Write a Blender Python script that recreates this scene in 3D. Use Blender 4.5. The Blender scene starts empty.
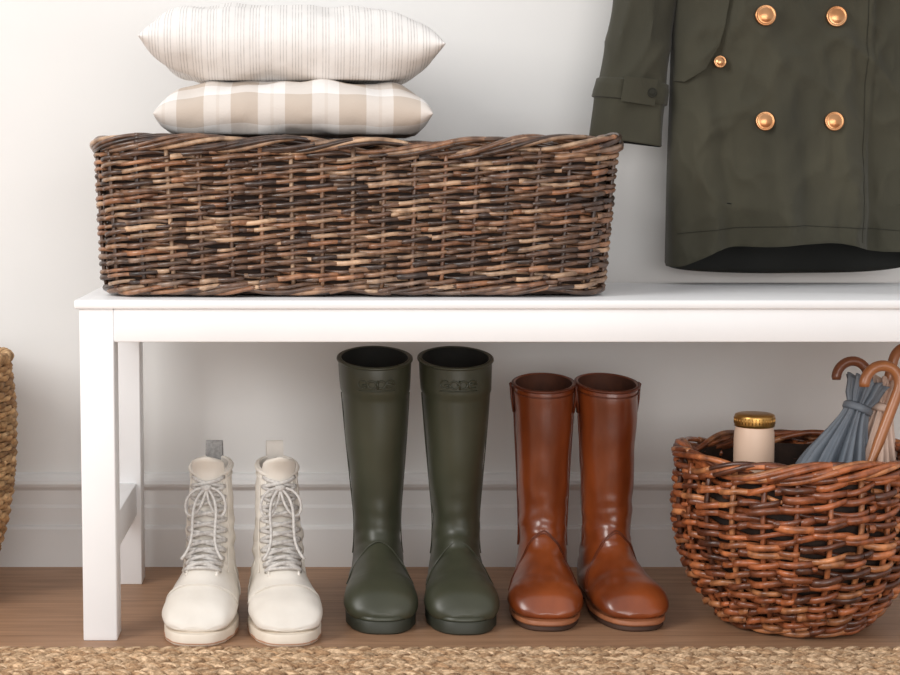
import bpy, math, random
from math import sin, cos, pi, sqrt, radians
from mathutils import Vector, Matrix, noise as mnoise
random.seed(11)
scene = bpy.context.scene
COL = scene.collection

def lin(c):
    return tuple(((v/255.0)/12.92 if v/255.0 <= 0.04045 else (((v/255.0)+0.055)/1.055)**2.4) for v in c)
def L4(c): return (*lin(c), 1.0)

# ------------------------------------------------------------ materials
def new_mat(name):
    m = bpy.data.materials.new(name); m.use_nodes = True
    nt = m.node_tree
    b = nt.nodes.get('Principled BSDF')
    return m, nt, b
def noise_mat(name, c1, c2, rough=0.6, scale=20, stretch=(1,1,1), bump=0.1, bscale=None, bdist=0.002, metallic=0, coat=0, attr=False, detail=4, sheen=0, lo=0.35, hi=0.65, spec=0.5):
    m, nt, b = new_mat(name)
    N = nt.nodes; K = nt.links
    tc = N.new('ShaderNodeTexCoord'); mp = N.new('ShaderNodeMapping'); mp.inputs['Scale'].default_value = stretch
    K.new(tc.outputs['Object'], mp.inputs['Vector'])
    no = N.new('ShaderNodeTexNoise'); no.inputs['Scale'].default_value = scale; no.inputs['Detail'].default_value = detail
    K.new(mp.outputs[0], no.inputs['Vector'])
    cr = N.new('ShaderNodeValToRGB')
    cr.color_ramp.elements[0].position = lo; cr.color_ramp.elements[1].position = hi
    cr.color_ramp.elements[0].color = L4(c1); cr.color_ramp.elements[1].color = L4(c2)
    K.new(no.outputs['Fac'], cr.inputs[0])
    if attr:
        at = N.new('ShaderNodeAttribute'); at.attribute_name = 'tint'
        mx = N.new('ShaderNodeMix'); mx.data_type = 'RGBA'; mx.blend_type = 'MULTIPLY'; mx.inputs[0].default_value = 1.0
        K.new(cr.outputs[0], mx.inputs[6]); K.new(at.outputs['Color'], mx.inputs[7])
        K.new(mx.outputs[2], b.inputs['Base Color'])
    else:
        K.new(cr.outputs[0], b.inputs['Base Color'])
    b.inputs['Roughness'].default_value = rough; b.inputs['Metallic'].default_value = metallic
    b.inputs['Coat Weight'].default_value = coat; b.inputs['Coat Roughness'].default_value = 0.2
    b.inputs['Sheen Weight'].default_value = sheen
    b.inputs['Specular IOR Level'].default_value = spec
    if bump > 0:
        n2 = N.new('ShaderNodeTexNoise'); n2.inputs['Scale'].default_value = bscale or scale*4; n2.inputs['Detail'].default_value = 3
        K.new(mp.outputs[0], n2.inputs['Vector'])
        bp = N.new('ShaderNodeBump'); bp.inputs['Strength'].default_value = bump; bp.inputs['Distance'].default_value = bdist
        K.new(n2.outputs['Fac'], bp.inputs['Height']); K.new(bp.outputs[0], b.inputs['Normal'])
    return m

M_wall = noise_mat('wall_paint', (234,233,231), (238,237,235), 0.85, 3, bump=0.05, bscale=150)
M_trim = noise_mat('trim_paint', (231,230,229), (235,234,233), 0.5, 3, bump=0)
M_bench = noise_mat('bench_white_paint', (243,243,244), (248,248,249), 0.38, 5, bump=0.03, bscale=60)
M_wick = noise_mat('wicker_dark', (160,150,145), (255,250,245), 0.38, 60, (1,1,1), 0.4, 260, 0.001, attr=True, coat=0.4)
M_wickin = noise_mat('wicker_dark_backing', (34,22,16), (56,38,28), 0.8, 60, bump=0)  # dark colour of the added backing seen between the rods
M_sea = noise_mat('seagrass', (190,180,165), (255,250,240), 0.8, 90, bump=0.5, bscale=300, attr=True)
M_jute = noise_mat('jute_fibre', (180,170,158), (255,253,248), 0.9, 160, bump=0.6, bscale=500, attr=True)
M_jutebase = noise_mat('jute_base', (96,74,54), (124,98,72), 0.95, 80, bump=0.3)
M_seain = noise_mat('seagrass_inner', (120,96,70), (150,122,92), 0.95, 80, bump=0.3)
M_welly = noise_mat('olive_rubber', (57,59,45), (68,69,54), 0.38, 9, bump=0.10, bscale=60)
M_wellysole = noise_mat('olive_rubber_sole', (44,46,36), (54,55,44), 0.55, 12, bump=0.08)
M_dark = noise_mat('dark_lining', (28,28,26), (36,36,33), 0.9, 20, bump=0)
M_brown = noise_mat('brown_leather', (96,40,14), (156,78,36), 0.30, 11, (1,1,0.45), 0.2, 130, 0.001, coat=0.6, lo=0.3, hi=0.7, detail=6)
M_browndk = noise_mat('brown_leather_trim', (84,36,16), (106,48,22), 0.4, 20, bump=0.1)
M_brownsole = noise_mat('tan_welt', (150,92,60), (172,110,74), 0.5, 30, bump=0.1)
M_solebt = noise_mat('dark_outsole', (60,38,26), (75,48,34), 0.7, 30, bump=0.1)
M_lining = noise_mat('boot_lining', (72,38,24), (92,52,34), 0.8, 30, bump=0)
M_white = noise_mat('white_leather', (224,216,205), (238,232,223), 0.62, 12, bump=0.25, bscale=150, bdist=0.001)
M_whitedk = noise_mat('white_trim', (212,205,196), (226,219,211), 0.65, 30, bump=0.15)
M_lace = noise_mat('lace_cotton', (190,185,181), (216,212,207), 0.8, 200, bump=0.4, bscale=700)
M_solew = noise_mat('cream_rubber', (222,208,190), (234,222,206), 0.6, 20, bump=0.05)
M_welt = noise_mat('tan_midsole', (180,134,106), (196,150,122), 0.65, 20, bump=0.05)
M_greytab = noise_mat('grey_webbing', (140,138,137), (165,163,161), 0.85, 200, bump=0.3)
M_metal = noise_mat('eyelet_metal', (190,185,178), (210,205,198), 0.3, 20, bump=0, metallic=1)
M_coat = noise_mat('olive_cotton', (54,52,39), (67,64,49), 0.85, 9, (1,1,0.6), 0.35, 700, 0.0008, sheen=0.1)
M_coatin = noise_mat('coat_lining', (22,23,20), (30,31,28), 0.85, 10, bump=0)
M_coatseam = noise_mat('coat_seam', (38,37,28), (48,46,35), 0.9, 40, bump=0)
M_gold = noise_mat('copper_button', (200,140,95), (222,168,122), 0.28, 40, bump=0.1, metallic=1)
M_cap = noise_mat('brass_cap', (178,134,70), (198,152,86), 0.3, 20, (1,1,8), bump=0.05, metallic=0.9)
M_bottle = noise_mat('peach_enamel', (228,194,168), (236,204,180), 0.45, 10, bump=0)
M_wood = noise_mat('handle_wood', (150,90,52), (188,124,78), 0.35, 18, (1,1,0.2), bump=0.05, coat=0.4)
M_wooddk = noise_mat('handle_wood_dark', (112,64,42), (148,90,60), 0.35, 18, (1,1,0.2), bump=0.05, coat=0.4)
M_ubrgrey = noise_mat('umbrella_grey_nylon', (112,120,130), (142,148,156), 0.5, 10, bump=0.1, bscale=60)
M_ubrpeach = noise_mat('umbrella_peach_nylon', (206,176,158), (224,197,180), 0.55, 10, bump=0.1, bscale=60)

def wood_floor():
    m, nt, b = new_mat('oak_floor'); N = nt.nodes; K = nt.links
    tc = N.new('ShaderNodeTexCoord')
    br = N.new('ShaderNodeTexBrick'); br.inputs['Scale'].default_value = 1.0
    br.inputs['Brick Width'].default_value = 1.7; br.inputs['Row Height'].default_value = 0.19
    br.inputs['Mortar Size'].default_value = 0.0008; br.inputs['Mortar Smooth'].default_value = 0.2
    br.inputs['Color1'].default_value = L4((182,144,114)); br.inputs['Color2'].default_value = L4((172,134,105)); br.inputs['Mortar'].default_value = L4((124,92,70))
    mo = N.new('ShaderNodeMapping'); mo.inputs['Location'].default_value = (0.15,0.02,0)
    K.new(tc.outputs['Object'], mo.inputs['Vector']); K.new(mo.outputs[0], br.inputs['Vector'])
    mp = N.new('ShaderNodeMapping'); mp.inputs['Scale'].default_value = (3, 45, 1); K.new(tc.outputs['Object'], mp.inputs['Vector'])
    no = N.new('ShaderNodeTexNoise'); no.inputs['Scale'].default_value = 2.0; no.inputs['Detail'].default_value = 6; no.inputs['Distortion'].default_value = 0.6
    K.new(mp.outputs[0], no.inputs['Vector'])
    cr = N.new('ShaderNodeValToRGB'); cr.color_ramp.elements[0].position = 0.3; cr.color_ramp.elements[1].position = 0.7
    cr.color_ramp.elements[0].color = (0.70,0.66,0.62,1); cr.color_ramp.elements[1].color = (1.05,1.03,1.0,1)
    K.new(no.outputs['Fac'], cr.inputs[0])
    mx = N.new('ShaderNodeMix'); mx.data_type = 'RGBA'; mx.blend_type = 'MULTIPLY'; mx.inputs[0].default_value = 1
    K.new(br.outputs['Color'], mx.inputs[6]); K.new(cr.outputs[0], mx.inputs[7]); K.new(mx.outputs[2], b.inputs['Base Color'])
    b.inputs['Roughness'].default_value = 0.5
    return m
M_floor = wood_floor()

def bands(nt, src, scale, width, off=0.0):
    N = nt.nodes; K = nt.links
    a = N.new('ShaderNodeMath'); a.operation = 'MULTIPLY_ADD'; a.inputs[1].default_value = scale; a.inputs[2].default_value = off + 50
    K.new(src, a.inputs[0])
    f = N.new('ShaderNodeMath'); f.operation = 'FRACT'; K.new(a.outputs[0], f.inputs[0])
    g = N.new('ShaderNodeMath'); g.operation = 'LESS_THAN'; g.inputs[1].default_value = width; K.new(f.outputs[0], g.inputs[0])
    return g.outputs[0]
def pillow_mat(name, kind):
    m, nt, b = new_mat(name); N = nt.nodes; K = nt.links
    tc = N.new('ShaderNodeTexCoord'); sp = N.new('ShaderNodeSeparateXYZ'); K.new(tc.outputs['Object'], sp.inputs[0])
    mx = N.new('ShaderNodeMix'); mx.data_type = 'RGBA'
    if kind == 'stripe':
        s1 = bands(nt, sp.outputs[0], 250, 0.36)
        s2 = bands(nt, sp.outputs[0], 53, 0.74)
        mu = N.new('ShaderNodeMath'); mu.operation = 'MULTIPLY'; K.new(s1, mu.inputs[0]); K.new(s2, mu.inputs[1])
        no = N.new('ShaderNodeTexNoise'); no.inputs['Scale'].default_value = 90
        K.new(tc.outputs['Object'], no.inputs['Vector'])
        mu2 = N.new('ShaderNodeMath'); mu2.operation = 'MULTIPLY'; K.new(mu.outputs[0], mu2.inputs[0]); K.new(no.outputs['Fac'], mu2.inputs[1])
        K.new(mu2.outputs[0], mx.inputs[0])
        mx.inputs[6].default_value = L4((237,234,231)); mx.inputs[7].default_value = L4((188,184,181))
    else:
        s1 = bands(nt, sp.outputs[0], 14, 0.5, 0.15)
        s2 = bands(nt, sp.outputs[1], 20, 0.5, 0.30)
        s3 = bands(nt, sp.outputs[0], 14, 0.06, 0.42)
        ad = N.new('ShaderNodeMath'); ad.operation = 'ADD'; K.new(s1, ad.inputs[0]); K.new(s2, ad.inputs[1])
        h = N.new('ShaderNodeMath'); h.operation = 'MULTIPLY_ADD'; h.inputs[1].default_value = 0.42; K.new(ad.outputs[0], h.inputs[0])
        s4 = N.new('ShaderNodeMath'); s4.operation='MULTIPLY'; s4.inputs[1].default_value=0.12; K.new(s3,s4.inputs[0]); K.new(s4.outputs[0], h.inputs[2])
        K.new(h.outputs[0], mx.inputs[0])
        mx.inputs[6].default_value = L4((240,237,234)); mx.inputs[7].default_value = L4((194,178,162))
    K.new(mx.outputs[2], b.inputs['Base Color'])
    b.inputs['Roughness'].default_value = 0.9
    w = N.new('ShaderNodeTexNoise'); w.inputs['Scale'].default_value = 500; K.new(tc.outputs['Object'], w.inputs['Vector'])
    w2 = N.new('ShaderNodeTexNoise'); w2.inputs['Scale'].default_value = 14; K.new(tc.outputs['Object'], w2.inputs['Vector'])
    bp = N.new('ShaderNodeBump'); bp.inputs['Strength'].default_value = 0.3; bp.inputs['Distance'].default_value = 0.001; K.new(w.outputs['Fac'], bp.inputs['Height'])
    bp2 = N.new('ShaderNodeBump'); bp2.inputs['Strength'].default_value = 0.5; bp2.inputs['Distance'].default_value = 0.014; K.new(w2.outputs['Fac'], bp2.inputs['Height'])
    K.new(bp.outputs[0], bp2.inputs['Normal']); K.new(bp2.outputs[0], b.inputs['Normal'])
    return m
M_stripe = pillow_mat('striped_linen', 'stripe'); M_plaid = pillow_mat('plaid_cotton', 'plaid')

# ------------------------------------------------------------ mesh builder
class MB:
    def __init__(s): s.v=[]; s.f=[]; s.c=[]; s.m=[]
    def ring(s, pts, col=(1,1,1)):
        i0 = len(s.v); s.v.extend([tuple(p) for p in pts]); s.c.extend([col]*len(pts)); return i0
    def bridge(s, a, b, n, mi=0, closed=True):
        for i in range(n if closed else n-1):
            j=(i+1)%n; s.f.append((a+i,a+j,b+j,b+i)); s.m.append(mi)
    def cap(s, a, n, mi=0, flip=False):
        c = [sum(s.v[a+i][k] for i in range(n))/n for k in range(3)]
        ci = s.ring([c], s.c[a])
        for i in range(n):
            j=(i+1)%n; s.f.append((a+j,a+i,ci) if not flip else (a+i,a+j,ci)); s.m.append(mi)
    def loft(s, rings, mi=0, cap0=False, cap1=False, closed=True, col=(1,1,1)):
        n=len(rings[0]); ids=[s.ring(r,col) for r in rings]
        for k in range(len(ids)-1): s.bridge(ids[k], ids[k+1], n, mi, closed)
        if cap0: s.cap(ids[0], n, mi)
        if cap1: s.cap(ids[-1], n, mi, True)
        return ids
    def tube(s, pts, r, sides=6, mi=0, col=(1,1,1), closed=False, flat=1.0, caps=True):
        pts=[Vector(p) for p in pts]; n=len(pts)
        rr = r if isinstance(r,(list,tuple)) else [r]*n
        T=[]
        for i in range(n):
            a=pts[i-1] if (i>0 or closed) else pts[i]; b=pts[(i+1)%n] if (i<n-1 or closed) else pts[i]
            t=(b-a); T.append(t.normalized() if t.length>1e-9 else Vector((0,0,1)))
        up=Vector((0,0,1)) if abs(T[0].z)<0.9 else Vector((1,0,0))
        nrm=(up-T[0]*up.dot(T[0])).normalized(); ids=[]
        for i in range(n):
            nrm=(nrm-T[i]*nrm.dot(T[i]));
            nrm = nrm.normalized() if nrm.length>1e-6 else T[i].orthogonal().normalized()
            bn=T[i].cross(nrm)
            ids.append(s.ring([pts[i]+nrm*(cos(2*pi*k/sides)*rr[i]*flat)+bn*(sin(2*pi*k/sides)*rr[i]) for k in range(sides)], col))
        for k in range(n-1): s.bridge(ids[k], ids[k+1], sides, mi)
        if closed: s.bridge(ids[-1], ids[0], sides, mi)
        elif caps: s.cap(ids[0],sides,mi); s.cap(ids[-1],sides,mi,True)
    def lathe(s, prof, axis_fn=lambda x,y,z:(x,y,z), seg=32, mi=0, col=(1,1,1), caps=(True,True)):
        rings=[[axis_fn(r*cos(2*pi*k/seg), r*sin(2*pi*k/seg), z) for k in range(seg)] for r,z in prof]
        s.loft(rings, mi, caps[0], caps[1], col=col)
    def box(s, x0,x1,y0,y1,z0,z1,bv=0.002,mi=0):
        def rr(ins,z):
            b=bv; o=[]
            for (cx,cy,a0) in ((x1-b,y1-b,0),(x0+b,y1-b,pi/2),(x0+b,y0+b,pi),(x1-b,y0+b,1.5*pi)):
                for k in range(4):
                    a=a0+k*pi/6; o.append((cx+cos(a)*max(b-ins,1e-5),cy+sin(a)*max(b-ins,1e-5),z))
            return o
        rings=[rr(bv,z0),rr(bv*0.3,z0+bv*0.3),rr(0,z0+bv),rr(0,z1-bv),rr(bv*0.3,z1-bv*0.3),rr(bv,z1)]
        s.loft(rings,mi,True,True)
    def build(s, name, mats, parent=None, smooth=True, auto=None):
        me=bpy.data.meshes.new(name); me.from_pydata(s.v,[],s.f)
        if not isinstance(mats,(list,tuple)): mats=[mats]
        for m in mats: me.materials.append(m)
        me.polygons.foreach_set('material_index', s.m)
        me.polygons.foreach_set('use_smooth',[smooth]*len(s.f))
        at=me.color_attributes.new('tint','FLOAT_COLOR','POINT')
        flat=[]
        for c in s.c: flat.extend((c[0],c[1],c[2],1.0))
        at.data.foreach_set('color',flat)
        me.update()
        if auto is not None:
            try: me.set_sharp_from_angle(angle=radians(auto))
            except Exception: pass
        o=bpy.data.objects.new(name,me); COL.objects.link(o)
        if parent: o.parent=parent
        return o
def empty(name, loc=(0,0,0), rz=0):
    e=bpy.data.objects.new(name,None); e.location=loc; e.rotation_euler=(0,0,rz); e.empty_display_size=0.05; COL.objects.link(e); return e

# ------------------------------------------------------------ room
WY=0.02
mb=MB(); mb.box(-2.6,3.2,-4.6,0.14,-0.05,0,0.001); mb.build('floor',M_floor,smooth=False)
mb=MB(); mb.box(-2.6,3.2,WY,0.14,0,2.6,0.001); mb.build('wall_back',M_wall,smooth=False)
mb=MB()
prof=[(0,0.0),(0.020,0.0),(0.020,0.062),(0.018,0.066),(0.014,0.068),(0.014,0.096),(0.011,0.101),(0.011,0.124),(0.014,0.127),(0.019,0.131),(0.021,0.136),(0.019,0.141),(0.012,0.144),(0.008,0.150),(0,0.152)]
rings=[[(x,WY-p[0],p[1]*0.97) for p in prof] for x in (-2.6,3.2)]
mb.loft(rings,0,True,True); mb.build('baseboard_back',M_trim,smooth=False)

# ------------------------------------------------------------ bench
BZ=0.453
b=empty('bench')
def part(name,*a,mat=M_bench,par=b,bv=0.002):
    m=MB(); m.box(*a,bv=bv); return m.build(name,mat,par,True,30)
X0,X1=-0.320,1.28; YF,YB=-0.425,-0.07
AZ=0.3975; TT=0.012
part('seat_top',X0-0.002,X1,YF-0.005,YB,BZ-TT,BZ,bv=0.003)
part('apron_front',X0+0.049,X1-0.049,YF,YF+0.022,AZ,BZ-TT)
part('apron_rear',X0+0.049,X1-0.049,YB-0.022,YB,AZ,BZ-TT)
for i,(x,y) in enumerate(((X0+0.004,YF),(X0+0.004,YB-0.045),(X1-0.049,YF),(X1-0.049,YB-0.045))):
    part('leg_%d'%(i+1),x,x+0.045,y,y+0.045,0,BZ-TT)
for i,x in enumerate((X0+0.012,X1-0.042)):
    part('side_rail_%d'%(i+1),x,x+0.030,YF+0.045,YB-0.045,0.105,0.155)
    part('side_apron_%d'%(i+1),x,x+0.030,YF+0.045,YB-0.045,AZ,BZ-TT)

# ------------------------------------------------------------ weaving
def palette(cols):
    return [lin(c) for c in cols]
PAL1=palette([(142,108,84),(166,130,102),(106,80,62),(188,156,128),(162,114,82),(144,108,84),(204,172,142),(118,88,68),(172,126,94),(88,66,54),(126,96,78),(156,130,112),(78,60,52)])
PAL2=palette([(176,102,62),(142,80,48),(200,124,78),(124,70,44),(210,142,94),(160,92,56),(102,58,38),(190,112,68)])
PAL3=palette([(206,170,128),(190,152,110),(218,184,144),(180,142,102)])
def weave(mb, path, length, z0, z1, rows, nst, amp, r, pal, samp=6, seglen=(6,14), zj=0.001, sides=6, slant=0.0, sp=1.0):
    for j in range(rows):
        zc=z0+(z1-z0)*(j+0.5)/rows
        n=nst*samp; start=random.randrange(n); k=0
        ph1=random.random()*6.28
        while k<n:
            seg=min(random.randint(*seglen)*samp, n-k)
            if n-k-seg<3*samp: seg=n-k
            col=random.choice(pal); f=random.uniform(0.75,1.2); col=tuple(c*f for c in col)
            ids=[]; rj=r*random.uniform(0.85,1.15); tilt=random.uniform(-1,1)*zj*1.3
            for q in range(seg+1):
                i=start+k+q; u=(i%n)/n
                th=pi*(i/samp)+pi*j
                zz=zc+zj*sin(u*2*pi*5+ph1)+tilt*(q/seg-0.5)*2+slant*sin(th)
                x,y,nx,ny=path(u,zz)
                c=cos(th); o=amp*math.copysign(abs(c)**sp,c)
                if q==0 or q==seg: o-=r*0.9
                rr=rj*(1.12-0.28*q/seg)
                ids.append(mb.ring([(x+nx*(o+rr*0.85*cos(2*pi*s/sides)), y+ny*(o+rr*0.85*cos(2*pi*s/sides)), zz+rr*1.08*sin(2*pi*s/sides)) for s in range(sides)], col))
            for a in range(len(ids)-1): mb.bridge(ids[a],ids[a+1],sides)
            k+=seg
def stakes(mb, path, z0, z1, nst, r, pal, steps=10, off=0.0, f=1.0):
    for i in range(nst):
        u=i/nst
        pts=[]
        for k in range(steps+1):
            z=z0+(z1-z0)*k/steps; x,y,nx,ny=path(u,z); pts.append((x+nx*off,y+ny*off,z))
        mb.tube(pts,r,5,0,tuple(c*f for c in random.choice(pal)))
def rim(mb, path, z, strands, r, hr, pitch, length, pal, n=None, wob=0.0, zsq=1.0):
    n=n or int(length/0.006)
    for s in range(strands):
        ph=2*pi*s/strands; w=random.random()*6
        turns=max(1,round(length/(pitch*random.uniform(0.8,1.25)))); hh=hr*random.uniform(0.75,1.1)
        pts=[]
        for k in range(n):
            u=k/n; th=2*pi*turns*u+ph
            zz=z+hh*zsq*sin(th)+wob*sin(2*pi*3*u+1.0)+wob*0.6*sin(2*pi*7*u+w)
            x,y,nx,ny=path(u,z); o=hh*cos(th)+0.0008*sin(40*u+w)
            pts.append((x+nx*o,y+ny*o,zz))
        k=0
        while k<n:
            seg=min(random.randint(16,38),n-k); c=random.choice(pal); f=random.uniform(0.7,1.15)
            pp=[pts[(k+q)%n] for q in range(seg+2)]
            mb.tube(pp,r*random.uniform(0.8,1.12),6,0,tuple(v*f for v in c),caps=True); k+=seg
def shell(path, z0, z1, off, n=96, steps=8):  # backing added inside a basket to stop light peeping through the weave
    m=MB(); rings=[]
    for k in range(steps+1):
        z=z0+(z1-z0)*k/steps; rg=[]
        for i in range(n):
            x,y,nx,ny=path(i/n,z); rg.append((x+nx*off,y+ny*off,z))
        rings.append(rg)
    m.loft(rings,0,True,False); return m

def rrect_path(cx,cy,a,b,rc,flare,z0,z1):
    def P(u,z):
        t=(z-z0)/(z1-z0)
        A=a+flare*t; B=b+flare*0.7*t
        if t<0.1: A-=0.010*(1-t/0.1)**2; B-=0.008*(1-t/0.1)**2
        la=2*(A-rc); lb=2*(B-rc); lc=pi*rc/2; tot=2*(la+lb)+4*lc
        s=(u%1.0)*tot
        segs=[('f',la),('c',lc,0),('r',lb),('c',lc,1),('b',la),('c',lc,2),('l',lb),('c',lc,3)]
        for sg in segs:
            if s<=sg[1]+1e-9: break
            s-=sg[1]
        k=sg[0]
        if k=='f': x,y,nx,ny=-A+rc+s,-B,0,-1
        elif k=='r': x,y,nx,ny=A,-B+rc+s,1,0
        elif k=='b': x,y,nx,ny=A-rc-s,B,0,1
        elif k=='l': x,y,nx,ny=-A,B-rc-s,-1,0
        else:
            i=sg[2]; th=-pi/2+i*pi/2+s/rc
            c=[(A-rc,-B+rc),(A-rc,B-rc),(-A+rc,B-rc),(-A+rc,-B+rc)][i]
            nx,ny=cos(th),sin(th); x,y=c[0]+rc*nx,c[1]+rc*ny
        wv=0.0025*sin(6*pi*u*3+z*9)
        return cx+x+nx*wv,cy+y+ny*wv,nx,ny
    return P
BT=0.654
P1=rrect_path(0.045,-0.244,0.334,0.140,0.055,0.011,BZ,BT)
bk=empty('wicker_basket')
LEN1=1.86
mb=MB()
weave(mb,P1,LEN1,BZ+0.010,BT-0.010,37,46,0.0050,0.0031,PAL1,8,(1,4),0.0015,slant=0.0019,sp=0.75)
stakes(mb,P1,BZ+0.01,BT-0.004,46,0.0032,PAL1,off=0.0012,f=0.85)
mb.build('woven_sides',M_wick,bk)
mb=MB(); rim(mb,P1,BT-0.001,9,0.0034,0.0090,0.22,LEN1,PAL1,wob=0.0036)
mb.build('rim_braid',M_wick,bk)
mb=MB(); rim(mb,P1,BZ+0.0105,4,0.0036,0.005,0.16,LEN1,PAL1)
mb.build('base_braid',M_wick,bk)
m=shell(P1,BZ+0.004,BT-0.01,-0.007); m.build('light_block_shell',M_wickin,bk)  # added dark shell, blocks light behind the woven sides

RCX,RCY=0.652,-0.320
def interp(tab,z):
    if z<=tab[0][0]: return tab[0][1]
    for i in range(len(tab)-1):
        if z<=tab[i+1][0]:
            t=(z-tab[i][0])/(tab[i+1][0]-tab[i][0]); 
            p0=tab[max(i-1,0)][1];p1=tab[i][1];p2=tab[i+1][1];p3=tab[min(i+2,len(tab)-1)][1]
            return 0.5*((2*p1)+(-p0+p2)*t+(2*p0-5*p1+4*p2-p3)*t*t+(-p0+3*p1-3*p2+p3)*t**3)
    return tab[-1][1]
def round_path(cx,cy,tab,wv=0.0):
    def P(u,z):
        r=interp(tab,z); a=2*pi*u-pi/2
        r+=wv*sin(2*pi*u*3+z*20)
        return cx+r*cos(a),cy+r*sin(a),cos(a),sin(a)
    return P
T2=[(0,0.088),(0.02,0.108),(0.05,0.129),(0.09,0.148),(0.13,0.158),(0.17,0.161),(0.235,0.156)]
P2=round_path(RCX,RCY,T2,0.0015)
bk2=empty('wicker_basket.001')
mb=MB(); weave(mb,P2,1.0,0.010,0.223,31,24,0.0070,0.0043,PAL2,9,(1,4),0.0032,slant=0.0026,sp=0.75)
stakes(mb,P2,0.008,0.228,24,0.0040,PAL2,off=0.0012,f=0.85); mb.build('woven_sides',M_wick,bk2)
mb=MB(); rim(mb,P2,0.231,9,0.0044,0.0100,0.24,1.0,PAL2,wob=0.0028); mb.build('rim_braid',M_wick,bk2)
mb=MB(); rim(mb,P2,0.0098,3,0.0045,0.005,0.1,0.6,PAL2,n=140); mb.build('base_braid',M_wick,bk2)
shell(P2,0.004,0.225,-0.011).build('light_block_shell',M_wickin,bk2)  # added dark shell against light through the round weave

T3=[(0,0.095),(0.03,0.115),(0.08,0.135),(0.14,0.149),(0.20,0.156),(0.27,0.158),(0.33,0.153),(0.37,0.150)]
P3=round_path(-0.607,-0.19,T3)
bk3=empty('seagrass_basket')
mb=MB(); weave(mb,P3,1.0,0.008,0.349,48,44,0.0028,0.0042,PAL3,5,(5,12),0.0006)
mb.build('woven_sides',M_sea,bk3)
mb=MB(); rim(mb,P3,0.352,5,0.0042,0.005,0.06,1.0,PAL3); mb.build('rim_braid',M_sea,bk3)
shell(P3,0.004,0.345,-0.004).build('light_block_shell',M_seain,bk3)  # added shell, keeps light from showing through the seagrass rows

# ------------------------------------------------------------ pillows
def pillow(name, loc, hx, hy, hz, mat, rot=0, sag=0.0, seed=0, p=3.0, e=0.5, conc=0.05, flatb=0.93, lump=0.004, tilt=0.0):
    n=64; m=MB()
    idx={}
    for side in (1,-1):
        for i in range(n+1):
            for j in range(n+1):
                u=sin((-1+2*i/n)*pi/2); v=sin((-1+2*j/n)*pi/2)
                bd = i in(0,n) or j in(0,n)
                if side==-1 and bd: idx[(side,i,j)]=idx[(1,i,j)]; continue
                x=hx*u*(1-conc*(1-v*v)); y=hy*v*(1-conc*(1-u*u))
                f=(max(0,1-abs(u)**p)**e)*(max(0,1-abs(v)**p)**e)
                z=side*hz*f
                wr=0.0024*sin(u*9+v*4+seed)+0.002*sin(v*13-u*5+seed*2)+0.0012*sin(u*23+seed)
                wr+=lump*mnoise.noise(Vector((u*3+seed,v*3,side*2)))
                z+=wr*f + sag*(u*u)*0.5 + tilt*u
                if side<0: z=max(z,-hz*flatb)
                idx[(side,i,j)]=len(m.v); m.v.append((x,y,z)); m.c.append((1,1,1))
    for side in (1,-1):
        for i in range(n):
            for j in range(n):
                q=(idx[(side,i,j)],idx[(side,i+1,j)],idx[(side,i+1,j+1)],idx[(side,i,j+1)])
                m.f.append(q if side==1 else q[::-1]); m.m.append(0)
    o=m.build(name,mat); o.location=loc; o.rotation_euler=(0,0,rot)
    return o
pillow('throw_pillow',(-0.038,-0.228,0.7015),0.184,0.150,0.0390,M_plaid,0.0,-0.014,3,p=6,e=0.5,conc=0.02,flatb=0.86,lump=0.007)
pillow('throw_pillow.001',(-0.041,-0.220,0.7880),0.202,0.156,0.0545,M_stripe,0.01,0.006,5,p=4.6,e=0.56,conc=0.05,flatb=0.86,lump=0.009,tilt=-0.005)

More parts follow.
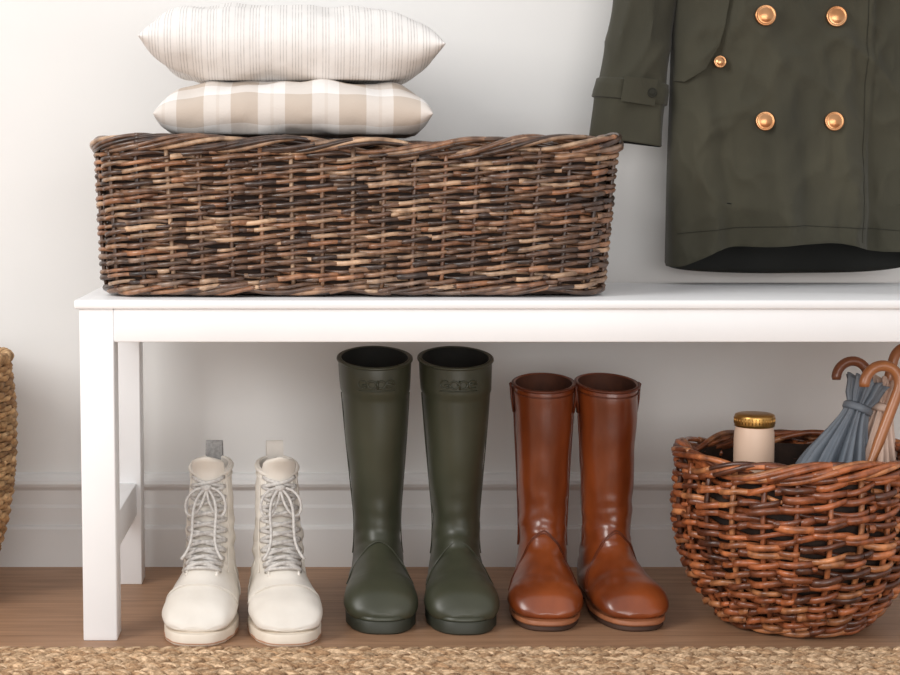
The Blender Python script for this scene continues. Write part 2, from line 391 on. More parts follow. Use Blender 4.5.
# ------------------------------------------------------------ boots
class Boot:
    def __init__(s, rows, wf=1.0, lean=0.0):
        s.lean=lean
        s.rows=[tuple(list(r[:4])+[r[4]*(1+(wf-1)*min(1,max(0,i-6)/3))]+list(r[5:])) for i,r in enumerate(rows)]; s.n=len(rows)
    def par(s,t):
        t=max(0,min(s.n-1,t)); i=min(int(t),s.n-2); f=t-i
        R=s.rows; p0=R[max(i-1,0)];p1=R[i];p2=R[i+1];p3=R[min(i+2,s.n-1)]
        return [0.5*((2*b)+(-a+c)*f+(2*a-5*b+4*c-d)*f*f+(-a+3*b-3*c+d)*f**3) for a,b,c,d in zip(p0,p1,p2,p3)]
    def S(s,t,a):
        Fy,Fz,By,Bz,W,k,n=s.par(t)
        e=2/n; ca=cos(a); sa=sin(a)
        cx=math.copysign(abs(ca)**e,ca); sx=math.copysign(abs(sa)**e,sa)
        z=(Fz+Bz)/2+(Fz-Bz)/2*cx
        return Vector((W*sx*(1-k*cx)+s.lean*max(0,z-0.02),(Fy+By)/2+(Fy-By)/2*cx,z))
    def N(s,t,a):
        d=0.02
        t0=max(0,t-d);t1=min(s.n-1,t+d)
        dt=s.S(t1,a)-s.S(t0,a); da=s.S(t,a+d)-s.S(t,a-d)
        n=da.cross(dt)
        if n.length<1e-12: return Vector((0,-1,0))
        n.normalize()
        p=s.par(t); zc=(p[1]+p[3])/2; c=Vector((s.lean*max(0,zc-0.02),(p[0]+p[2])/2,zc))
        if n.dot(s.S(t,a)-c)<0: n=-n
        return n
    def O(s,t,a,off): return s.S(t,a)+s.N(t,a)*off
    def upper(s, mb, mi=0, mi_in=1, thick=0.003, sub=7, seg=56, depth=3.5, band=None, wrinkle=None):
        rings=[]
        T=[i/sub for i in range((s.n-1)*sub+1)]
        ins=[]
        tt=depth
        while tt>0.001:
            ins.append([s.S(tt,2*pi*k/seg)-s.N(tt,2*pi*k/seg)*thick for k in range(seg)]); tt-=0.35
        ins.append([s.S(0,2*pi*k/seg)-s.N(0.02,2*pi*k/seg)*thick for k in range(seg)])
        mb.loft(ins,mi_in,True,False)
        top=[]
        for q in range(5):
            th=pi*q/4
            top.append([s.S(0,2*pi*k/seg)-s.N(0.02,2*pi*k/seg)*(thick*0.5*(1+cos(th)))+Vector((0,0,thick*0.6*sin(th))) for k in range(seg)])
        mb.loft(top,mi)
        for t in T:
            off=0
            if band and t<band[0]: off=band[1]
            rg=[]
            for k in range(seg):
                a=2*pi*k/seg; o=off
                if wrinkle: o+=wrinkle(t,a)
                rg.append(s.S(t,a)+(s.N(max(t,0.02),a)*o if o else Vector((0,0,0))))
            rings.append(rg)
        mb.loft(rings,mi,False,True)
    def line(s, mb, path, r=0.001, off=0.0003, mi=0, sides=5, flat=1.0, closed=False):
        pts=[s.O(t,a,off) for t,a in path]; mb.tube(pts,r,sides,mi,flat=flat,closed=closed)

def sole(mb, y0,y1, wheel,wball, z0f, z1, off=0.0, mi=0, seg=72, arch=0.0, dx=0.0, grooves=0):
    yc=(y0+y1)/2; L=(y1-y0)/2
    def out(k,o,z,bottom=False):
        th=2*pi*k/seg
        c=cos(th); s_=sin(th)
        y=yc+ (L+o)*math.copysign(abs(c)**0.85,c)
        t=(y-y0)/(y1-y0); t=max(0,min(1,t))
        w=wball+(wheel-wball)*(3*t*t-2*t**3)
        w-=0.005*math.exp(-((t-0.6)/0.15)**2)
        x=(w+o)*math.copysign(abs(s_)**0.72,s_)
        zz=z
        if bottom and arch>0:
            zz=z+arch*math.exp(-(((y-yc)/L-0.22)/0.20)**4)
        if grooves and z<z1*0.8: x*=1-(0.02 if (k//2)%2 else 0)
        return (x+dx,y,zz)
    rings=[[out(k,off-0.002,z0f,True) for k in range(seg)],[out(k,off,z0f+0.002,True) for k in range(seg)],
           [out(k,off,z1-0.002) for k in range(seg)],[out(k,off-0.0015,z1) for k in range(seg)],[out(k,off-0.012,z1+0.0005) for k in range(seg)]]
    mb.loft(rings,mi,True,True)

def nz(x,y,z): return mnoise.noise(Vector((x,y,z)))
WR=[(-.058,.346,.068,.364,.0505,0,2.0),(-.058,.325,.066,.338,.0495,0,2.0),(-.056,.29,.062,.295,.0472,0,2.0),(-.052,.235,.056,.235,.0428,0,2.0),(-.046,.18,.050,.17,.0375,0,2.0),
    (-.043,.140,.048,.120,.0338,0,2.0),(-.046,.115,.058,.075,.0338,.03,2.1),(-.055,.100,.070,.038,.0355,.08,2.2),(-.066,.090,.068,.010,.0370,.12,2.3),
    (-.078,.083,.035,.008,.0395,.14,2.4),(-.092,.076,-.02,.008,.0425,.14,2.4),(-.110,.070,-.070,.008,.0460,.12,2.4),(-.130,.064,-.108,.008,.0480,.10,2.4),(-.149,.053,-.140,.009,.0440,.08,2.4),(-.161,.038,-.157,.011,.033,.05,2.3),(-.1665,.027,-.1655,.016,.014,0,2.0)]
def welly(name,loc,rz,sd,lean):
    e=empty(name,loc,rz); bt=Boot(WR,1.06,lean); m=MB()
    wr=lambda t,a: 0.0026*nz(t*1.6,cos(a)*1.2+sd,sin(a)*1.2)*math.exp(-((t-5.3)/1.8)**2)+0.0018*nz(t*0.8,cos(a)+sd,sin(a))*min(1,t/2)*(1 if t<11 else 0.3)
    bt.upper(m,0,1,band=(1.65,0.0018),wrinkle=wr)
    m.tube([bt.O(0.05,2*pi*k/60,0.0020) for k in range(60)],0.0022,6,0,closed=True)
    for sg in (1,-1):
        bt.line(m,[(t/10,sg*pi/2) for t in range(17,70)],0.0009,0.0004)
    bt.line(m,[(6.9+3.6*abs(q/20)**1.6, q/20*1.45) for q in range(-20,21)],0.0012,0.0004)
    # raised emblem on the cuff band
    def P(x,z):
        ang=math.asin(max(-1,min(1,x/0.0495))); return bt.O(1.05-z/0.035,ang,0.0024)
    for (cx,w,h,a0,a1) in ((-.0185,.0055,.0065,0.6,5.8),(-.0060,.0055,.0065,0,6.2832),(.0065,.0052,.0065,-2.4,2.4),(.0190,.0055,.0065,0.0,5.4)):
        m.tube([P(cx+w*cos(a0+(a1-a0)*k/20),h*sin(a0+(a1-a0)*k/20)) for k in range(21)],0.0014,6,0)
    m.tube([P(-.0185,-.001),P(-.0135,-.001)],0.0013,6); m.tube([P(.0015,.008),P(.0015,-.008)],0.0014,6); m.tube([P(.014,0.0),P(.0245,0.0)],0.0013,6)
    bt.line(m,[(1.36,q/10*0.52) for q in range(-10,11)],0.0010,0.0026)
    m.build('boot_upper',[M_welly,M_dark],e)
    m=MB(); sole(m,-0.1725,0.077,0.038,0.0520,0.0,0.0175,0.0022,0,arch=0.009,grooves=1)
    m.build('boot_sole',M_wellysole,e,True,40)
    m=MB(); sole(m,-0.1715,0.076,0.037,0.0515,0.0165,0.0225,0.0006,0)
    m.build('boot_foxing',M_welly,e,True,40)
    return e
welly('rain_boot',(0.0812,-0.222,0),radians(0.0),0.3,-0.018)
welly('rain_boot.001',(0.1928,-0.225,0),radians(-0.4),5.1,-0.008)

BR=[(-.050,.310,.056,.324,.0435,0,2.0),(-.050,.29,.055,.30,.0425,0,2.0),(-.048,.25,.053,.255,.0405,0,2.0),(-.046,.21,.050,.205,.0380,0,2.0),(-.043,.165,.046,.155,.0358,0,2.0),
    (-.042,.135,.045,.112,.0345,0,2.0),(-.047,.112,.055,.075,.0340,.03,2.1),(-.056,.097,.066,.040,.0350,.08,2.2),(-.067,.086,.066,.014,.0360,.12,2.3),
    (-.080,.077,.035,.011,.0390,.14,2.4),(-.095,.069,-.02,.011,.0425,.14,2.4),(-.112,.063,-.070,.011,.0465,.12,2.4),(-.132,.057,-.108,.011,.0485,.10,2.4),(-.151,.047,-.140,.011,.0440,.08,2.4),(-.163,.033,-.158,.013,.033,.05,2.3),(-.1685,.024,-.1670,.016,.014,0,2.0)]
def brown(name,loc,rz,sd,lean):
    e=empty(name,loc,rz); bt=Boot(BR,1.06,lean); m=MB()
    wr=lambda t,a: 0.0026*nz(t*2.2,cos(a)*1.3+sd,sin(a)*1.3)*math.exp(-((t-5.4)/1.7)**2)+0.0016*nz(t*0.9,cos(a)+sd,sin(a))*min(1,t)*(1 if t<11 else 0.3)
    bt.upper(m,0,1,band=None,wrinkle=wr)
    m.build('boot_upper',[M_brown,M_lining],e)
    m=MB()
    m.tube([bt.O(0.04,2*pi*k/60,0.0005) for k in range(60)],0.0024,6,0,closed=True)
    m.tube([bt.O(0.55,2*pi*k/60,0.0005) for k in range(60)],0.0011,5,0,closed=True)
    for sg in (1,-1):
        bt.line(m,[(t/10,sg*pi/2) for t in range(0,66)],0.0016,0.0003,flat=1)
        m.tube([bt.O(t,sg*(pi/2),o) for t,o in ((1.5,0.001),(1.0,0.003),(0.4,0.0035),(0.08,0.0045),(-.0,0.0025))],0.0075,6,0,flat=0.25)
    def wline(path,r):
        m.tube([bt.O(t,a,wr(t,a)+0.0003) for t,a in path],r,5)
    wline([(6.0+4.6*abs(q/24)**1.5, q/24*1.75) for q in range(-24,25)],0.0012)
    wline([(6.18+4.6*abs(q/24)**1.5, q/24*1.7) for q in range(-24,25)],0.0007)
    m.build('boot_trim',M_browndk,e)
    m=MB(); sole(m,-0.175,0.074,0.037,0.0515,0.008,0.015,0.0028,0,arch=0.0)
    m.build('boot_welt',M_brownsole,e,True,40)
    m=MB(); sole(m,-0.173,0.073,0.036,0.0505,0.0,0.0085,0.0015,0,arch=0.0075)
    m.build('boot_outsole',M_solebt,e,True,40)
    return e
brown('leather_boot',(0.3190,-0.208,0),radians(-5),0.7,-0.003)
brown('leather_boot.001',(0.4130,-0.208,0),radians(6),3.9,-0.012)

LR=[(-.030,.202,.046,.215,.0275,0,2.2),(-.033,.185,.046,.19,.0290,0,2.2),(-.038,.165,.046,.165,.0305,0,2.2),(-.045,.145,.046,.135,.0318,0,2.2),(-.053,.126,.050,.105,.0330,0,2.2),
    (-.064,.110,.056,.075,.0340,.03,2.2),(-.077,.099,.062,.040,.0352,.08,2.3),(-.089,.090,.062,.020,.0370,.12,2.3),
    (-.101,.082,.030,.014,.0395,.14,2.4),(-.113,.074,-.02,.014,.0420,.14,2.4),(-.126,.067,-.070,.014,.0450,.12,2.4),(-.140,.059,-.108,.014,.0465,.10,2.4),(-.155,.048,-.143,.014,.0430,.08,2.4),(-.167,.034,-.163,.015,.034,.05,2.3),(-.1740,.024,-.1725,.018,.016,0,2.0)]
def white(name,loc,rz,sd=1,tab=M_greytab):
    e=empty(name,loc,rz); bt=Boot(LR,1.06); m=MB()
    wr=lambda t,a: 0.0044*nz(t*2.0,cos(a)*1.5+sd,sin(a)*1.5)*math.exp(-((t-4.6)/2.2)**2)*(0.25+0.75*abs(sin(a)))+0.0014*nz(t,cos(a)*2,sd)
    bt.upper(m,0,1,thick=0.004,depth=2.5,wrinkle=wr)
    m.tube([bt.O(0.15,0.55+(2*pi-1.1)*k/60,0.0003) for k in range(61)],0.0036,8,0)
    m.tube([bt.O(0.62,2*pi*k/60,0.0005) for k in range(5,56)],0.0012,6,0)
    bt.line(m,[(9.7+0.35*abs(q/20)**2, q/20*1.6) for q in range(-20,21)],0.0009,0.0006)
    bt.line(m,[(9.85+0.35*abs(q/20)**2, q/20*1.6) for q in range(-20,21)],0.0006,0.0006)
    for sg in (1,-1):
        bt.line(m,[(t/10,sg*(0.62-0.010*max(0,t-50)**0.7)) for t in range(0,85)],0.0022,0.0006)
        bt.line(m,[(t/10,sg*1.0) for t in range(0,75)],0.0008,0.0008)
        bt.line(m,[(5.9+2.6*(q/16)**0.8, sg*(1.35+0.6*q/16)) for q in range(0,17)],0.0010,0.0006)
    m.build('boot_upper',[M_white,M_whitedk],e)
    m=MB(); rg=[]
    for k,(y,z,w,th) in enumerate(((-.032,.150,.014,.002),(-.030,.185,.019,.003),(-.032,.203,.0220,.004),(-.037,.213,.0235,.0044),(-.042,.221,.0225,.0044),(-.046,.2265,.018,.0036),(-.047,.229,.010,.002))):
        r=[]
        for q in range(28):
            a=2*pi*q/28; c=cos(a)
            r.append((w*math.copysign(abs(c)**0.8,c), y+th*sin(a)+0.012*(w/.022)*c*c, z-0.003*c*c))
        rg.append(r)
    m.loft(rg,0,True,True)
    m.build('boot_tongue',M_white,e)
    m=MB(); ev=MB()
    ts=[0.45,1.1,1.8,2.5,3.2,3.9,4.6,5.4,6.2,7.0,7.8]; aa=[0.74,0.76,0.78,0.80,0.80,0.80,0.80,0.78,0.74,0.68,0.60]
    for i in range(len(ts)):
        for sg in (1,-1):
            c=bt.O(ts[i],sg*aa[i],0.0014); n=bt.N(ts[i],sg*aa[i]); u=n.orthogonal().normalized(); w=n.cross(u)
            ev.tube([c+u*0.0026*cos(2*pi*k/12)+w*0.0026*sin(2*pi*k/12) for k in range(12)],0.0010,5,0,closed=True)
            if i<len(ts)-1:
                pts=[]
                for q in range(9):
                    f=q/8; t=ts[i]+(ts[i+1]-ts[i])*f; a=sg*(aa[i]*(1-f)-aa[i+1]*f)
                    pts.append(bt.O(t,a,0.003+0.003*sin(pi*f)+(0.0016 if sg>0 else 0)*sin(pi*f)))
                m.tube(pts,0.0022,6,0,flat=1.3)
    pts=[bt.O(ts[-1],a/8*aa[-1],0.0035) for a in range(-8,9)]; m.tube(pts,0.0023,6)
    k0=bt.O(1.1,0,0.009)
    def bez(P,n=18):
        o=[]
        for i in range(n+1):
            t=i/n; q=[Vector(p) for p in P]
            while len(q)>1: q=[q[j]*(1-t)+q[j+1]*t for j in range(len(q)-1)]
            o.append(q[0])
        return o
    for sg in (1,-1):
        m.tube(bez([k0,k0+Vector((sg*.034,-.012,.004)),k0+Vector((sg*.040,-.014,-.034)),k0+Vector((sg*.020,-.024,-.068)),k0+Vector((sg*.002,-.014,-.02)),k0]),0.0021,6)
        m.tube(bez([k0,k0+Vector((sg*.016,-.016,-.01)),k0+Vector((sg*.026,-.026,-.035)),k0+Vector((sg*.002,-.038,-.06)),k0+Vector((sg*.028,-.056,-.088))]),0.0021,6)
    m.tube([k0+Vector((-.006,-.001,-.001)),k0+Vector((0,-.003,0)),k0+Vector((.006,-.001,.001))],0.0044,8)
    m.build('boot_laces',M_lace,e); ev.build('boot_eyelets',M_metal,e)
    m=MB()
    pts=bez([(0,.042,.195),(0,.034,.236),(0,.044,.254),(0,.056,.239),(0,.0505,.185)])
    rings=[[(x,p.y+dy,p.z) for x,dy in ((-.012,0),(-.012,.0014),(.012,.0014),(.012,0))] for p in pts]
    m.loft(rings,0,True,True); m.build('boot_pull_loop',tab,e,True,40)
    m=MB(); sole(m,-0.1815,0.072,0.037,0.0525,0.0,0.0165,0.002,0,arch=0.007,grooves=1); m.build('boot_sole',M_solew,e,True,40)
    m2=MB(); sole(m2,-0.1815,0.072,0.037,0.0525,0.0030,0.0055,0.0028,0); m2.build('boot_foxing_line',M_welt,e,True,40)
    return e
white('ankle_boot',(-0.1565,-0.273,0),radians(-3.5),1.0)
white('ankle_boot.001',(-0.0625,-0.275,0),radians(6.5),4.0,M_whitedk)

# ------------------------------------------------------------ trench coat
ct=empty('trench_coat')
CX=0.703; XE=0.803
def cw(z):
    return interp([(0.47,0.188),(0.6,0.188),(0.75,0.186),(0.9,0.186),(1.05,0.196),(1.13,0.192),(1.18,0.12),(1.21,0.07)],z)
def cd(z):
    return interp([(0.47,0.052),(0.7,0.048),(0.9,0.050),(1.1,0.055),(1.17,0.045),(1.21,0.035)],z)
YCC=-0.082
def smooth(a,b,x):
    t=max(0,min(1,(x-a)/(b-a))); return t*t*(3-2*t)
def body_pt(a,z,back_off=0):
    w=cw(z); d=cd(z); c=cos(a); s=sin(a)
    x=CX+w*math.copysign(abs(c)**0.8,c)
    y=YCC-d*math.copysign(abs(s)**0.7,s)
    if s>0:
        low=smooth(1.05,0.5,z)
        f=abs(s)**0.5
        X=x-CX
        y-=f*(0.013*low*sin(X*30+0.6+z*2)+0.008*low*sin(X*61+z*6)+0.0026*low*sin(X*120+2*sin(z*9)))
        r1=1-abs(nz(X*9+z*5,z*7-X*3,1.7)); r2=1-abs(nz(X*20-z*7,z*15,7.7)); r3=nz(X*14,z*4,3.3); r4=1-abs(nz(X*38+z*12,z*26-X*10,5.5))
        y-=f*(0.013*(r1**3-0.5)+0.0080*(r2**3-0.5)+0.009*r3+0.0032*r4**3)
        y-=f*0.006*(1-smooth(XE-0.002,XE+0.002,x))
    else:
        y+=abs(s)*0.004*sin((x-CX)*40)
    return Vector((x,y,z))
m=MB(); seg=280
def hem_z(a):
    c=cos(a); s=sin(a)
    if s>0: return 0.501+0.012*cos(c*2.2)+0.003*sin(c*9)- 0.014*smooth(0.3,1.0,-c)
    return 0.489-0.024*abs(s)**0.6
def ringat(t,inset=0.0):
    r=[]
    for k in range(seg):
        a=2*pi*k/seg; h=hem_z(a); z=h+(1.21-h)*t
        p=body_pt(a,z)
        if inset:
            p.y+= inset*sin(a); p.x-= inset*cos(a)
        r.append(p)
    return r
ins=[ringat(0.10*(1-k/15),0.007) for k in range(15)]+[ringat(0.001,0.003),ringat(0.0,0.001)]
m.loft(ins,1,True,False)
outs=[ringat(0.0,0.001),ringat(0.002,0)]+[ringat(k/150) for k in range(1,151)]
m.loft(outs,0,False,True)
m.build('coat_body',[M_coat,M_coatin],ct)
def fy(x,z,off=0.0):
    w=cw(z); c=max(-0.999,min(0.999,(x-CX)/w)); c2=math.copysign(abs(c)**(1/0.8),c); a=math.acos(c2)
    return body_pt(a,z).y-off
m=MB()
def seam(pts,r=0.0009,off=0.0004,n=14):
    P=[]
    for i in range(len(pts)-1):
        for q in range(n):
            f=q/n; x=pts[i][0]*(1-f)+pts[i+1][0]*f; z=pts[i][1]*(1-f)+pts[i+1][1]*f; P.append((x,fy(x,z,off),z))
    x,z=pts[-1]; P.append((x,fy(x,z,off),z)); m.tube(P,r,5)
seam([(CX-.178,0.528),(CX-.09,0.537),(CX,0.541),(XE-.004,0.536)],0.0006,n=60)
seam([(XE+.004,0.536),(CX+.17,0.531)],0.0006,n=40)
seam([(XE-.010,0.515),(XE-.010,0.7),(XE-.010,1.08)],0.0006,n=60)
m.build('coat_seams',M_coatseam,ct)
def sheet(poly_l, poly_r, name, off=0.006, th=0.003, nx=26, sub=9):
    def dens(p):
        o=[]
        for i in range(len(p)-1):
            for q in range(sub):
                f=q/sub; o.append((p[i][0]*(1-f)+p[i+1][0]*f,p[i][1]*(1-f)+p[i+1][1]*f))
        o.append(p[-1]); return o
    m=MB(); rf=[]
    for (xl,zl),(xr,zr) in zip(dens(poly_l),dens(poly_r)):
        row=[];row2=[]
        for i in range(nx+1):
            f=i/nx; x=xl*(1-f)+xr*f; z=zl*(1-f)+zr*f; y=fy(x,z,off)
            row.append((x,y-0.001*sin(pi*f),z)); 
            row2.append((x,y+th,z))
        rf.append(row+row2[::-1])
    m.loft(rf,0,True,True); return m.build(name,M_coat,ct,True,50)
L=[(0.518,0.752),(0.5175,0.76),(0.517,0.80),(0.518,0.86),(0.520,0.95),(0.535,1.08)]
R=[(0.530,0.750),(0.558,0.768),(0.576,0.80),(0.588,0.86),(0.597,0.95),(0.62,1.08)]
sheet(L,R,'storm_flap',0.008)
L=[(0.66,0.92),(0.63,0.96),(0.60,1.03),(0.61,1.10)]; R=[(0.68,0.915),(0.69,0.98),(0.69,1.05),(0.675,1.13)]
sheet(L,R,'lapel_left',0.007)
L=[(0.735,0.915),(0.725,0.98),(0.72,1.05),(0.735,1.13)]; R=[(0.755,0.92),(0.785,0.96),(0.815,1.03),(0.80,1.10)]
sheet(L,R,'lapel_right',0.007)
m=MB(); pts=[(CX+0.075*cos(2*pi*k/40),YCC-0.045*sin(2*pi*k/40),1.20+0.012*cos(2*pi*k/40*2)) for k in range(40)]
m.tube(pts,0.020,10,0,closed=True); m.build('coat_collar',M_coat,ct)
m=MB(); m.tube([(CX,WY,1.27),(CX,-0.03,1.27),(CX,-0.055,1.25),(CX,-0.06,1.22),(CX,-0.045,1.20)],0.005,8); m.build('wall_hook_arm',M_cap,ct)
def sleeve(side,name):
    m=MB(); ctl=[(0.140,-0.075,1.13,.050,.042),(0.180,-.080,1.07,.054,.046),(0.208,-.082,.97,.052,.046),(0.226,-.085,.87,.047,.042),(0.240,-.088,.78,.049,.040),(0.250,-.09,.70,.053,.038),(0.253,-.09,.663,.0540,.037)]
    n=len(ctl)
    def par(t):
        t=max(0,min(n-1,t)); i=min(int(t),n-2); f=t-i; R=ctl; p0=R[max(i-1,0)];p1=R[i];p2=R[i+1];p3=R[min(i+2,n-1)]
        return [0.5*((2*b)+(-a+c)*f+(2*a-5*b+4*c-d)*f*f+(-a+3*b-3*c+d)*f**3) for a,b,c,d in zip(p0,p1,p2,p3)]
    def pt(t,a,inset=0):
        x,y,z,rx,ry=par(t)
        r1=(1-abs(nz(cos(a)*1.1+z*4,sin(a)*1.1,z*11)))**3
        wy=1+0.04*sin(3*a+z*18)+0.26*(r1-0.5)
        wx=1+0.05*(r1-0.5)
        px=x+ (rx*wx-inset)*cos(a); py=y-(ry*wy-inset)*sin(a)
        zz=z+0.14*(px-x)*smooth(0.9,0.68,z)
        return Vector((CX+side*px,py,zz))
    N=80; sg=72
    ins=[[pt(n-2.2+1.2*q/16,2*pi*k/sg,0.003) for k in range(sg)] for q in range(17)]
    m.loft(ins,1,True,False)
    outs=[[pt((n-1)*(1-i/N),2*pi*k/sg,0.0015 if i==0 else 0) for k in range(sg)] for i in range(N+1)]
    m.loft(outs,0,False,True)
    st=[]
    for z in (4.30,4.33,4.44,4.55,4.66,4.69):
        st.append([pt(z,2*pi*k/sg,0.001 if z in (4.30,4.69) else -0.0035) for k in range(sg)])
    m.loft(st,0)
    tab=[]
    for q in range(9):
        a=pi/2-0.35+ (0.9*q/8)
        tab.append([pt(4.28,a,-0.0045),pt(4.72,a,-0.0045),pt(4.72,a,-0.0075),pt(4.28,a,-0.0075)])
    m.loft(tab,0,True,True)
    m.build(name,[M_coat,M_coatin],ct,True,60)
    return pt
ptL=sleeve(-1,'sleeve_left'); ptR=sleeve(1,'sleeve_right')
def button(name,c,nrm,r,mat=M_gold):
    m=MB(); n=Vector(nrm).normalized(); u=n.orthogonal().normalized(); w=n.cross(u); c=Vector(c)
    f=lambda x,y,z: tuple(c+u*x+w*y+n*z)
    m.lathe([(r*0.5,-.006),(r*0.97,-.004),(r,.0015),(r*0.97,.0028),(r*0.88,.0034),(r*0.80,.0026),(r*0.74,.0024),(r*0.6,.0036),(r*0.35,.0046),(r*0.1,.005)],f,32)
    m.build(name,mat,ct)
i=1
for x,z in ((.638,.843),(.745,.843),(.641,.692),(.743,.692),(.644,1.0),(.74,1.0)):
    y=min(fy(x+dx,z+dz) for dx in (-.01,0,.01) for dz in (-.01,0,.01))-(0.002 if z<0.9 else 0.009)
    button('button_%d'%i,(x,y,z),(0.0,-1,0.08),0.0140 if z<.8 else 0.0152); i+=1
y=min(fy(.578+dx,.778+dz) for dx in (-.006,0,.006) for dz in (-.006,0,.006))-0.008
button('flap_button',(.578,y,.778),(0,-1,.1),0.0090,M_gold)
p=ptL(4.5,pi/2+0.42,-0.009); button('cuff_button',p,(-0.25,-1,0),0.007,M_coatseam)

# ------------------------------------------------------------ basket contents
m=MB(); R=.0275
m.lathe([(R*.8,.0),(R,.004),(R,.215),(R*.98,.225),(R*.92,.232),(R*.9,.234)],seg=48)
bo=m.build('water_bottle',[M_bottle])
mm=MB(); mm.lathe([(R*.9,.232),(R*.98,.233),(R*1.0,.236),(R*1.0,.246),(R*.97,.249),(R*.85,.2505),(R*.3,.251)],seg=48)
for k in range(36):
    a=2*pi*k/36; mm.tube([(R*1.0*cos(a),R*1.0*sin(a),.237),(R*1.0*cos(a),R*1.0*sin(a),.2455)],0.0006,4)
cp=mm.build('bottle_cap',M_cap,bo)
bo.location=(0.598,-0.300,0.036)

def umbrella(name, base, top, mats, f0, f1, rmax, crook_dir, crook_r=0.022, stick_mat=None, twist=2.0, rs=0.0055, ribs=4, neck=0.30):
    base=Vector(base); top=Vector(top); d=(top-base).normalized()
    X=Vector(crook_dir); X=(X-d*X.dot(d)).normalized(); Y=d.cross(X)
    M=Matrix(((X.x,Y.x,d.x,base.x),(X.y,Y.y,d.y,base.y),(X.z,Y.z,d.z,base.z),(0,0,0,1)))
    e=empty(name); e.matrix_world=M
    L=(top-base).length
    m=MB()
    pts=[(0,0,L*k/12) for k in range(13)]
    for k in range(1,21):
        a=pi*k/20*1.15; pts.append((crook_r-crook_r*cos(a),0,L+crook_r*sin(a)*1.1))
    rr=[0.003]+[rs*0.75]*8+[rs]*(len(pts)-9); rr[-1]=rs*0.85
    m.tube(pts,rr,14); m.build('handle_shaft',stick_mat,e)
    m=MB(); rings=[]; n=144
    for k in range(41):
        t=k/40; z=f0+(f1-f0)*t
        R=rmax*(0.10+0.90*smooth(0,0.45,t))*(1-(1-neck)*smooth(0.42,0.93,t))
        if t>0.90: R*=1+0.9*(t-0.90)/0.10
        rg=[]
        for i in range(n):
            a=2*pi*i/n; fl=abs(cos(ribs*a+twist*t)); f2=0.10*sin(ribs*4*a+5*t)
            r=max(R*(0.60+0.44*fl**0.6+f2), rs*1.05)
            rg.append((r*cos(a),r*sin(a),z+0.012*fl*(t>0.95)))
        rings.append(rg)
    m.loft(rings,0,True,True)
    m.build('furled_canopy',mats,e)
    m=MB(); zt=f0+(f1-f0)*0.88; rt=rmax*(neck+0.06)
    m.tube([(rt*cos(2*pi*k/32),rt*sin(2*pi*k/32),zt) for k in range(32)],0.003,6,0,closed=True,flat=2.0); m.build('tie_strap',mats,e)
    return e
umbrella('umbrella',(0.652,-0.325,0.066),(0.760,-0.275,0.325),M_ubrgrey,0.02,0.278,0.050,(-1,0,-0.35),0.0215,M_wooddk,rs=0.0068,ribs=5)
umbrella('umbrella.001',(0.672,-0.385,0.055),(0.778,-0.350,0.324),M_ubrpeach,0.01,0.12,0.016,(-1,0,0.05),0.0235,M_wood,rs=0.0074)
umbrella('umbrella.002',(0.722,-0.300,0.055),(0.800,-0.262,0.356),M_ubrpeach,0.02,0.275,0.048,(1,0.2,0.0),0.023,M_wood,rs=0.0070,ribs=5)

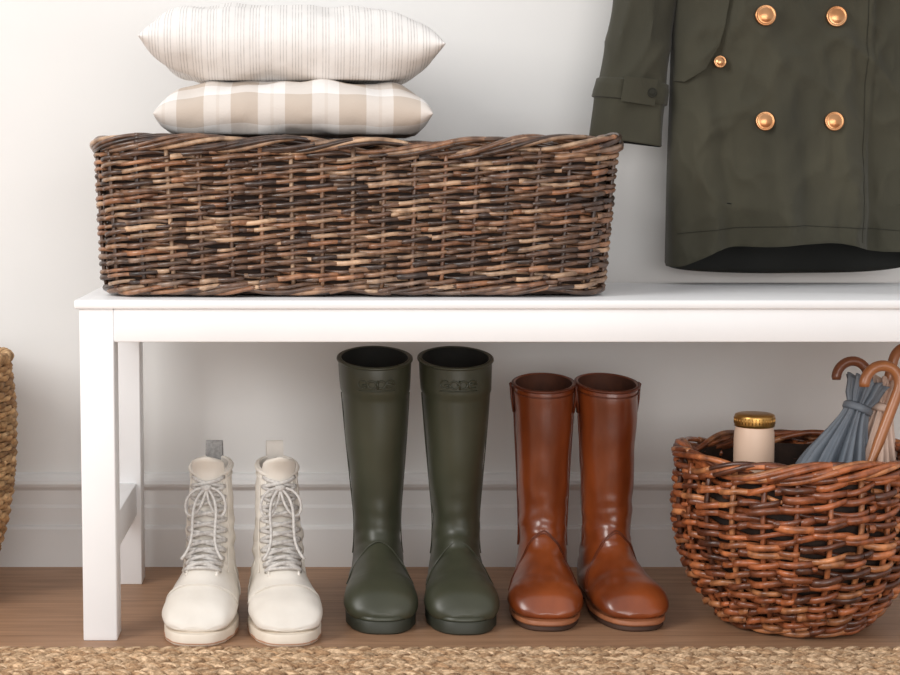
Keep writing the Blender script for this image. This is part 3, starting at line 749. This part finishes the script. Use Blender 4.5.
# ------------------------------------------------------------ jute rug
m=MB(); m.box(-1.25,1.75,-1.20,-0.484,0.0,0.004,0.001); rug=m.build('jute_rug',M_jutebase)
m=MB()
us,vs=8,4
tmpl=[(0,0,1)]+[(sin(pi*j/vs)*cos(2*pi*i/us),sin(pi*j/vs)*sin(2*pi*i/us),cos(pi*j/vs)) for j in range(1,vs) for i in range(us)]+[(0,0,-1)]
tf=[]
for i in range(us): tf.append((0,1+i,1+(i+1)%us))
for j in range(vs-2):
    for i in range(us): tf.append((1+j*us+i,1+(j+1)*us+i,1+(j+1)*us+(i+1)%us,1+j*us+(i+1)%us))
last=len(tmpl)-1
for i in range(us): tf.append((last,1+(vs-2)*us+(i+1)%us,1+(vs-2)*us+i))
PJ=palette([(228,194,158),(212,176,140),(240,208,174),(200,162,126),(234,202,168)])
y=-0.496; row=0
while y>-1.19:
    x=-1.24+random.random()*0.01
    while x<1.74:
        for sg in (1,-1):
            jx=random.uniform(-.0015,.0015); zj=random.uniform(-.0006,.0012)
            for st in (-1,0,1):
                yaw=sg*radians(38)+random.uniform(-.10,.10)
                c=random.choice(PJ); f=random.uniform(.82,1.1); c=tuple(v*f for v in c)
                ca,sa=cos(yaw),sin(yaw); A=0.0150;B=0.0030;C=0.0056-0.0010*abs(st); zc=0.0045+zj
                cy_=y+sg*0.0068+st*0.0042*ca; cx_=x+(0.0105 if sg>0 else 0)-st*0.0042*sa*1.0+jx
                i0=len(m.v)
                for (px,py,pz) in tmpl:
                    m.v.append((cx_+A*px*ca-B*py*sa, cy_+A*px*sa+B*py*ca, zc+C*pz)); m.c.append(c)
                for q in tf: m.f.append(tuple(i0+k for k in q)); m.m.append(0)
        x+=0.0210
    y-=0.0300; row+=1
m.build('braided_strands',M_jute,rug)

# ------------------------------------------------------------ light
w=bpy.data.worlds.new('World'); scene.world=w; w.use_nodes=True
bg=w.node_tree.nodes['Background']; bg.inputs[0].default_value=(0.985,0.985,1.0,1); bg.inputs[1].default_value=0.66
def area(name,loc,target,sx,sy,power,col):
    l=bpy.data.lights.new(name,'AREA'); l.shape='RECTANGLE'; l.size=sx; l.size_y=sy; l.energy=power; l.color=col
    o=bpy.data.objects.new(name,l); o.location=loc; COL.objects.link(o)
    o.rotation_euler=(Vector(target)-Vector(loc)).to_track_quat('-Z','Y').to_euler(); return o
area('window_light',(-2.1,-2.1,1.8),(0.35,-0.2,0.4),1.2,1.6,52,(1.0,0.98,0.95))
area('front_fill_light',(0.4,-4.2,0.9),(0.3,0,0.35),3.0,1.5,48,(1.0,0.98,0.955))  # added low fill from behind the camera, lifts the wall under the bench

# ------------------------------------------------------------ camera
cam=bpy.data.cameras.new('camera'); co=bpy.data.objects.new('camera',cam); COL.objects.link(co)
co.location=(0,-2.615,0.613); co.rotation_euler=(radians(90-5.46),0,0)
cam.sensor_width=36; cam.lens=67.6; cam.shift_x=0.1422
scene.camera=co
scene.view_settings.view_transform='Standard'
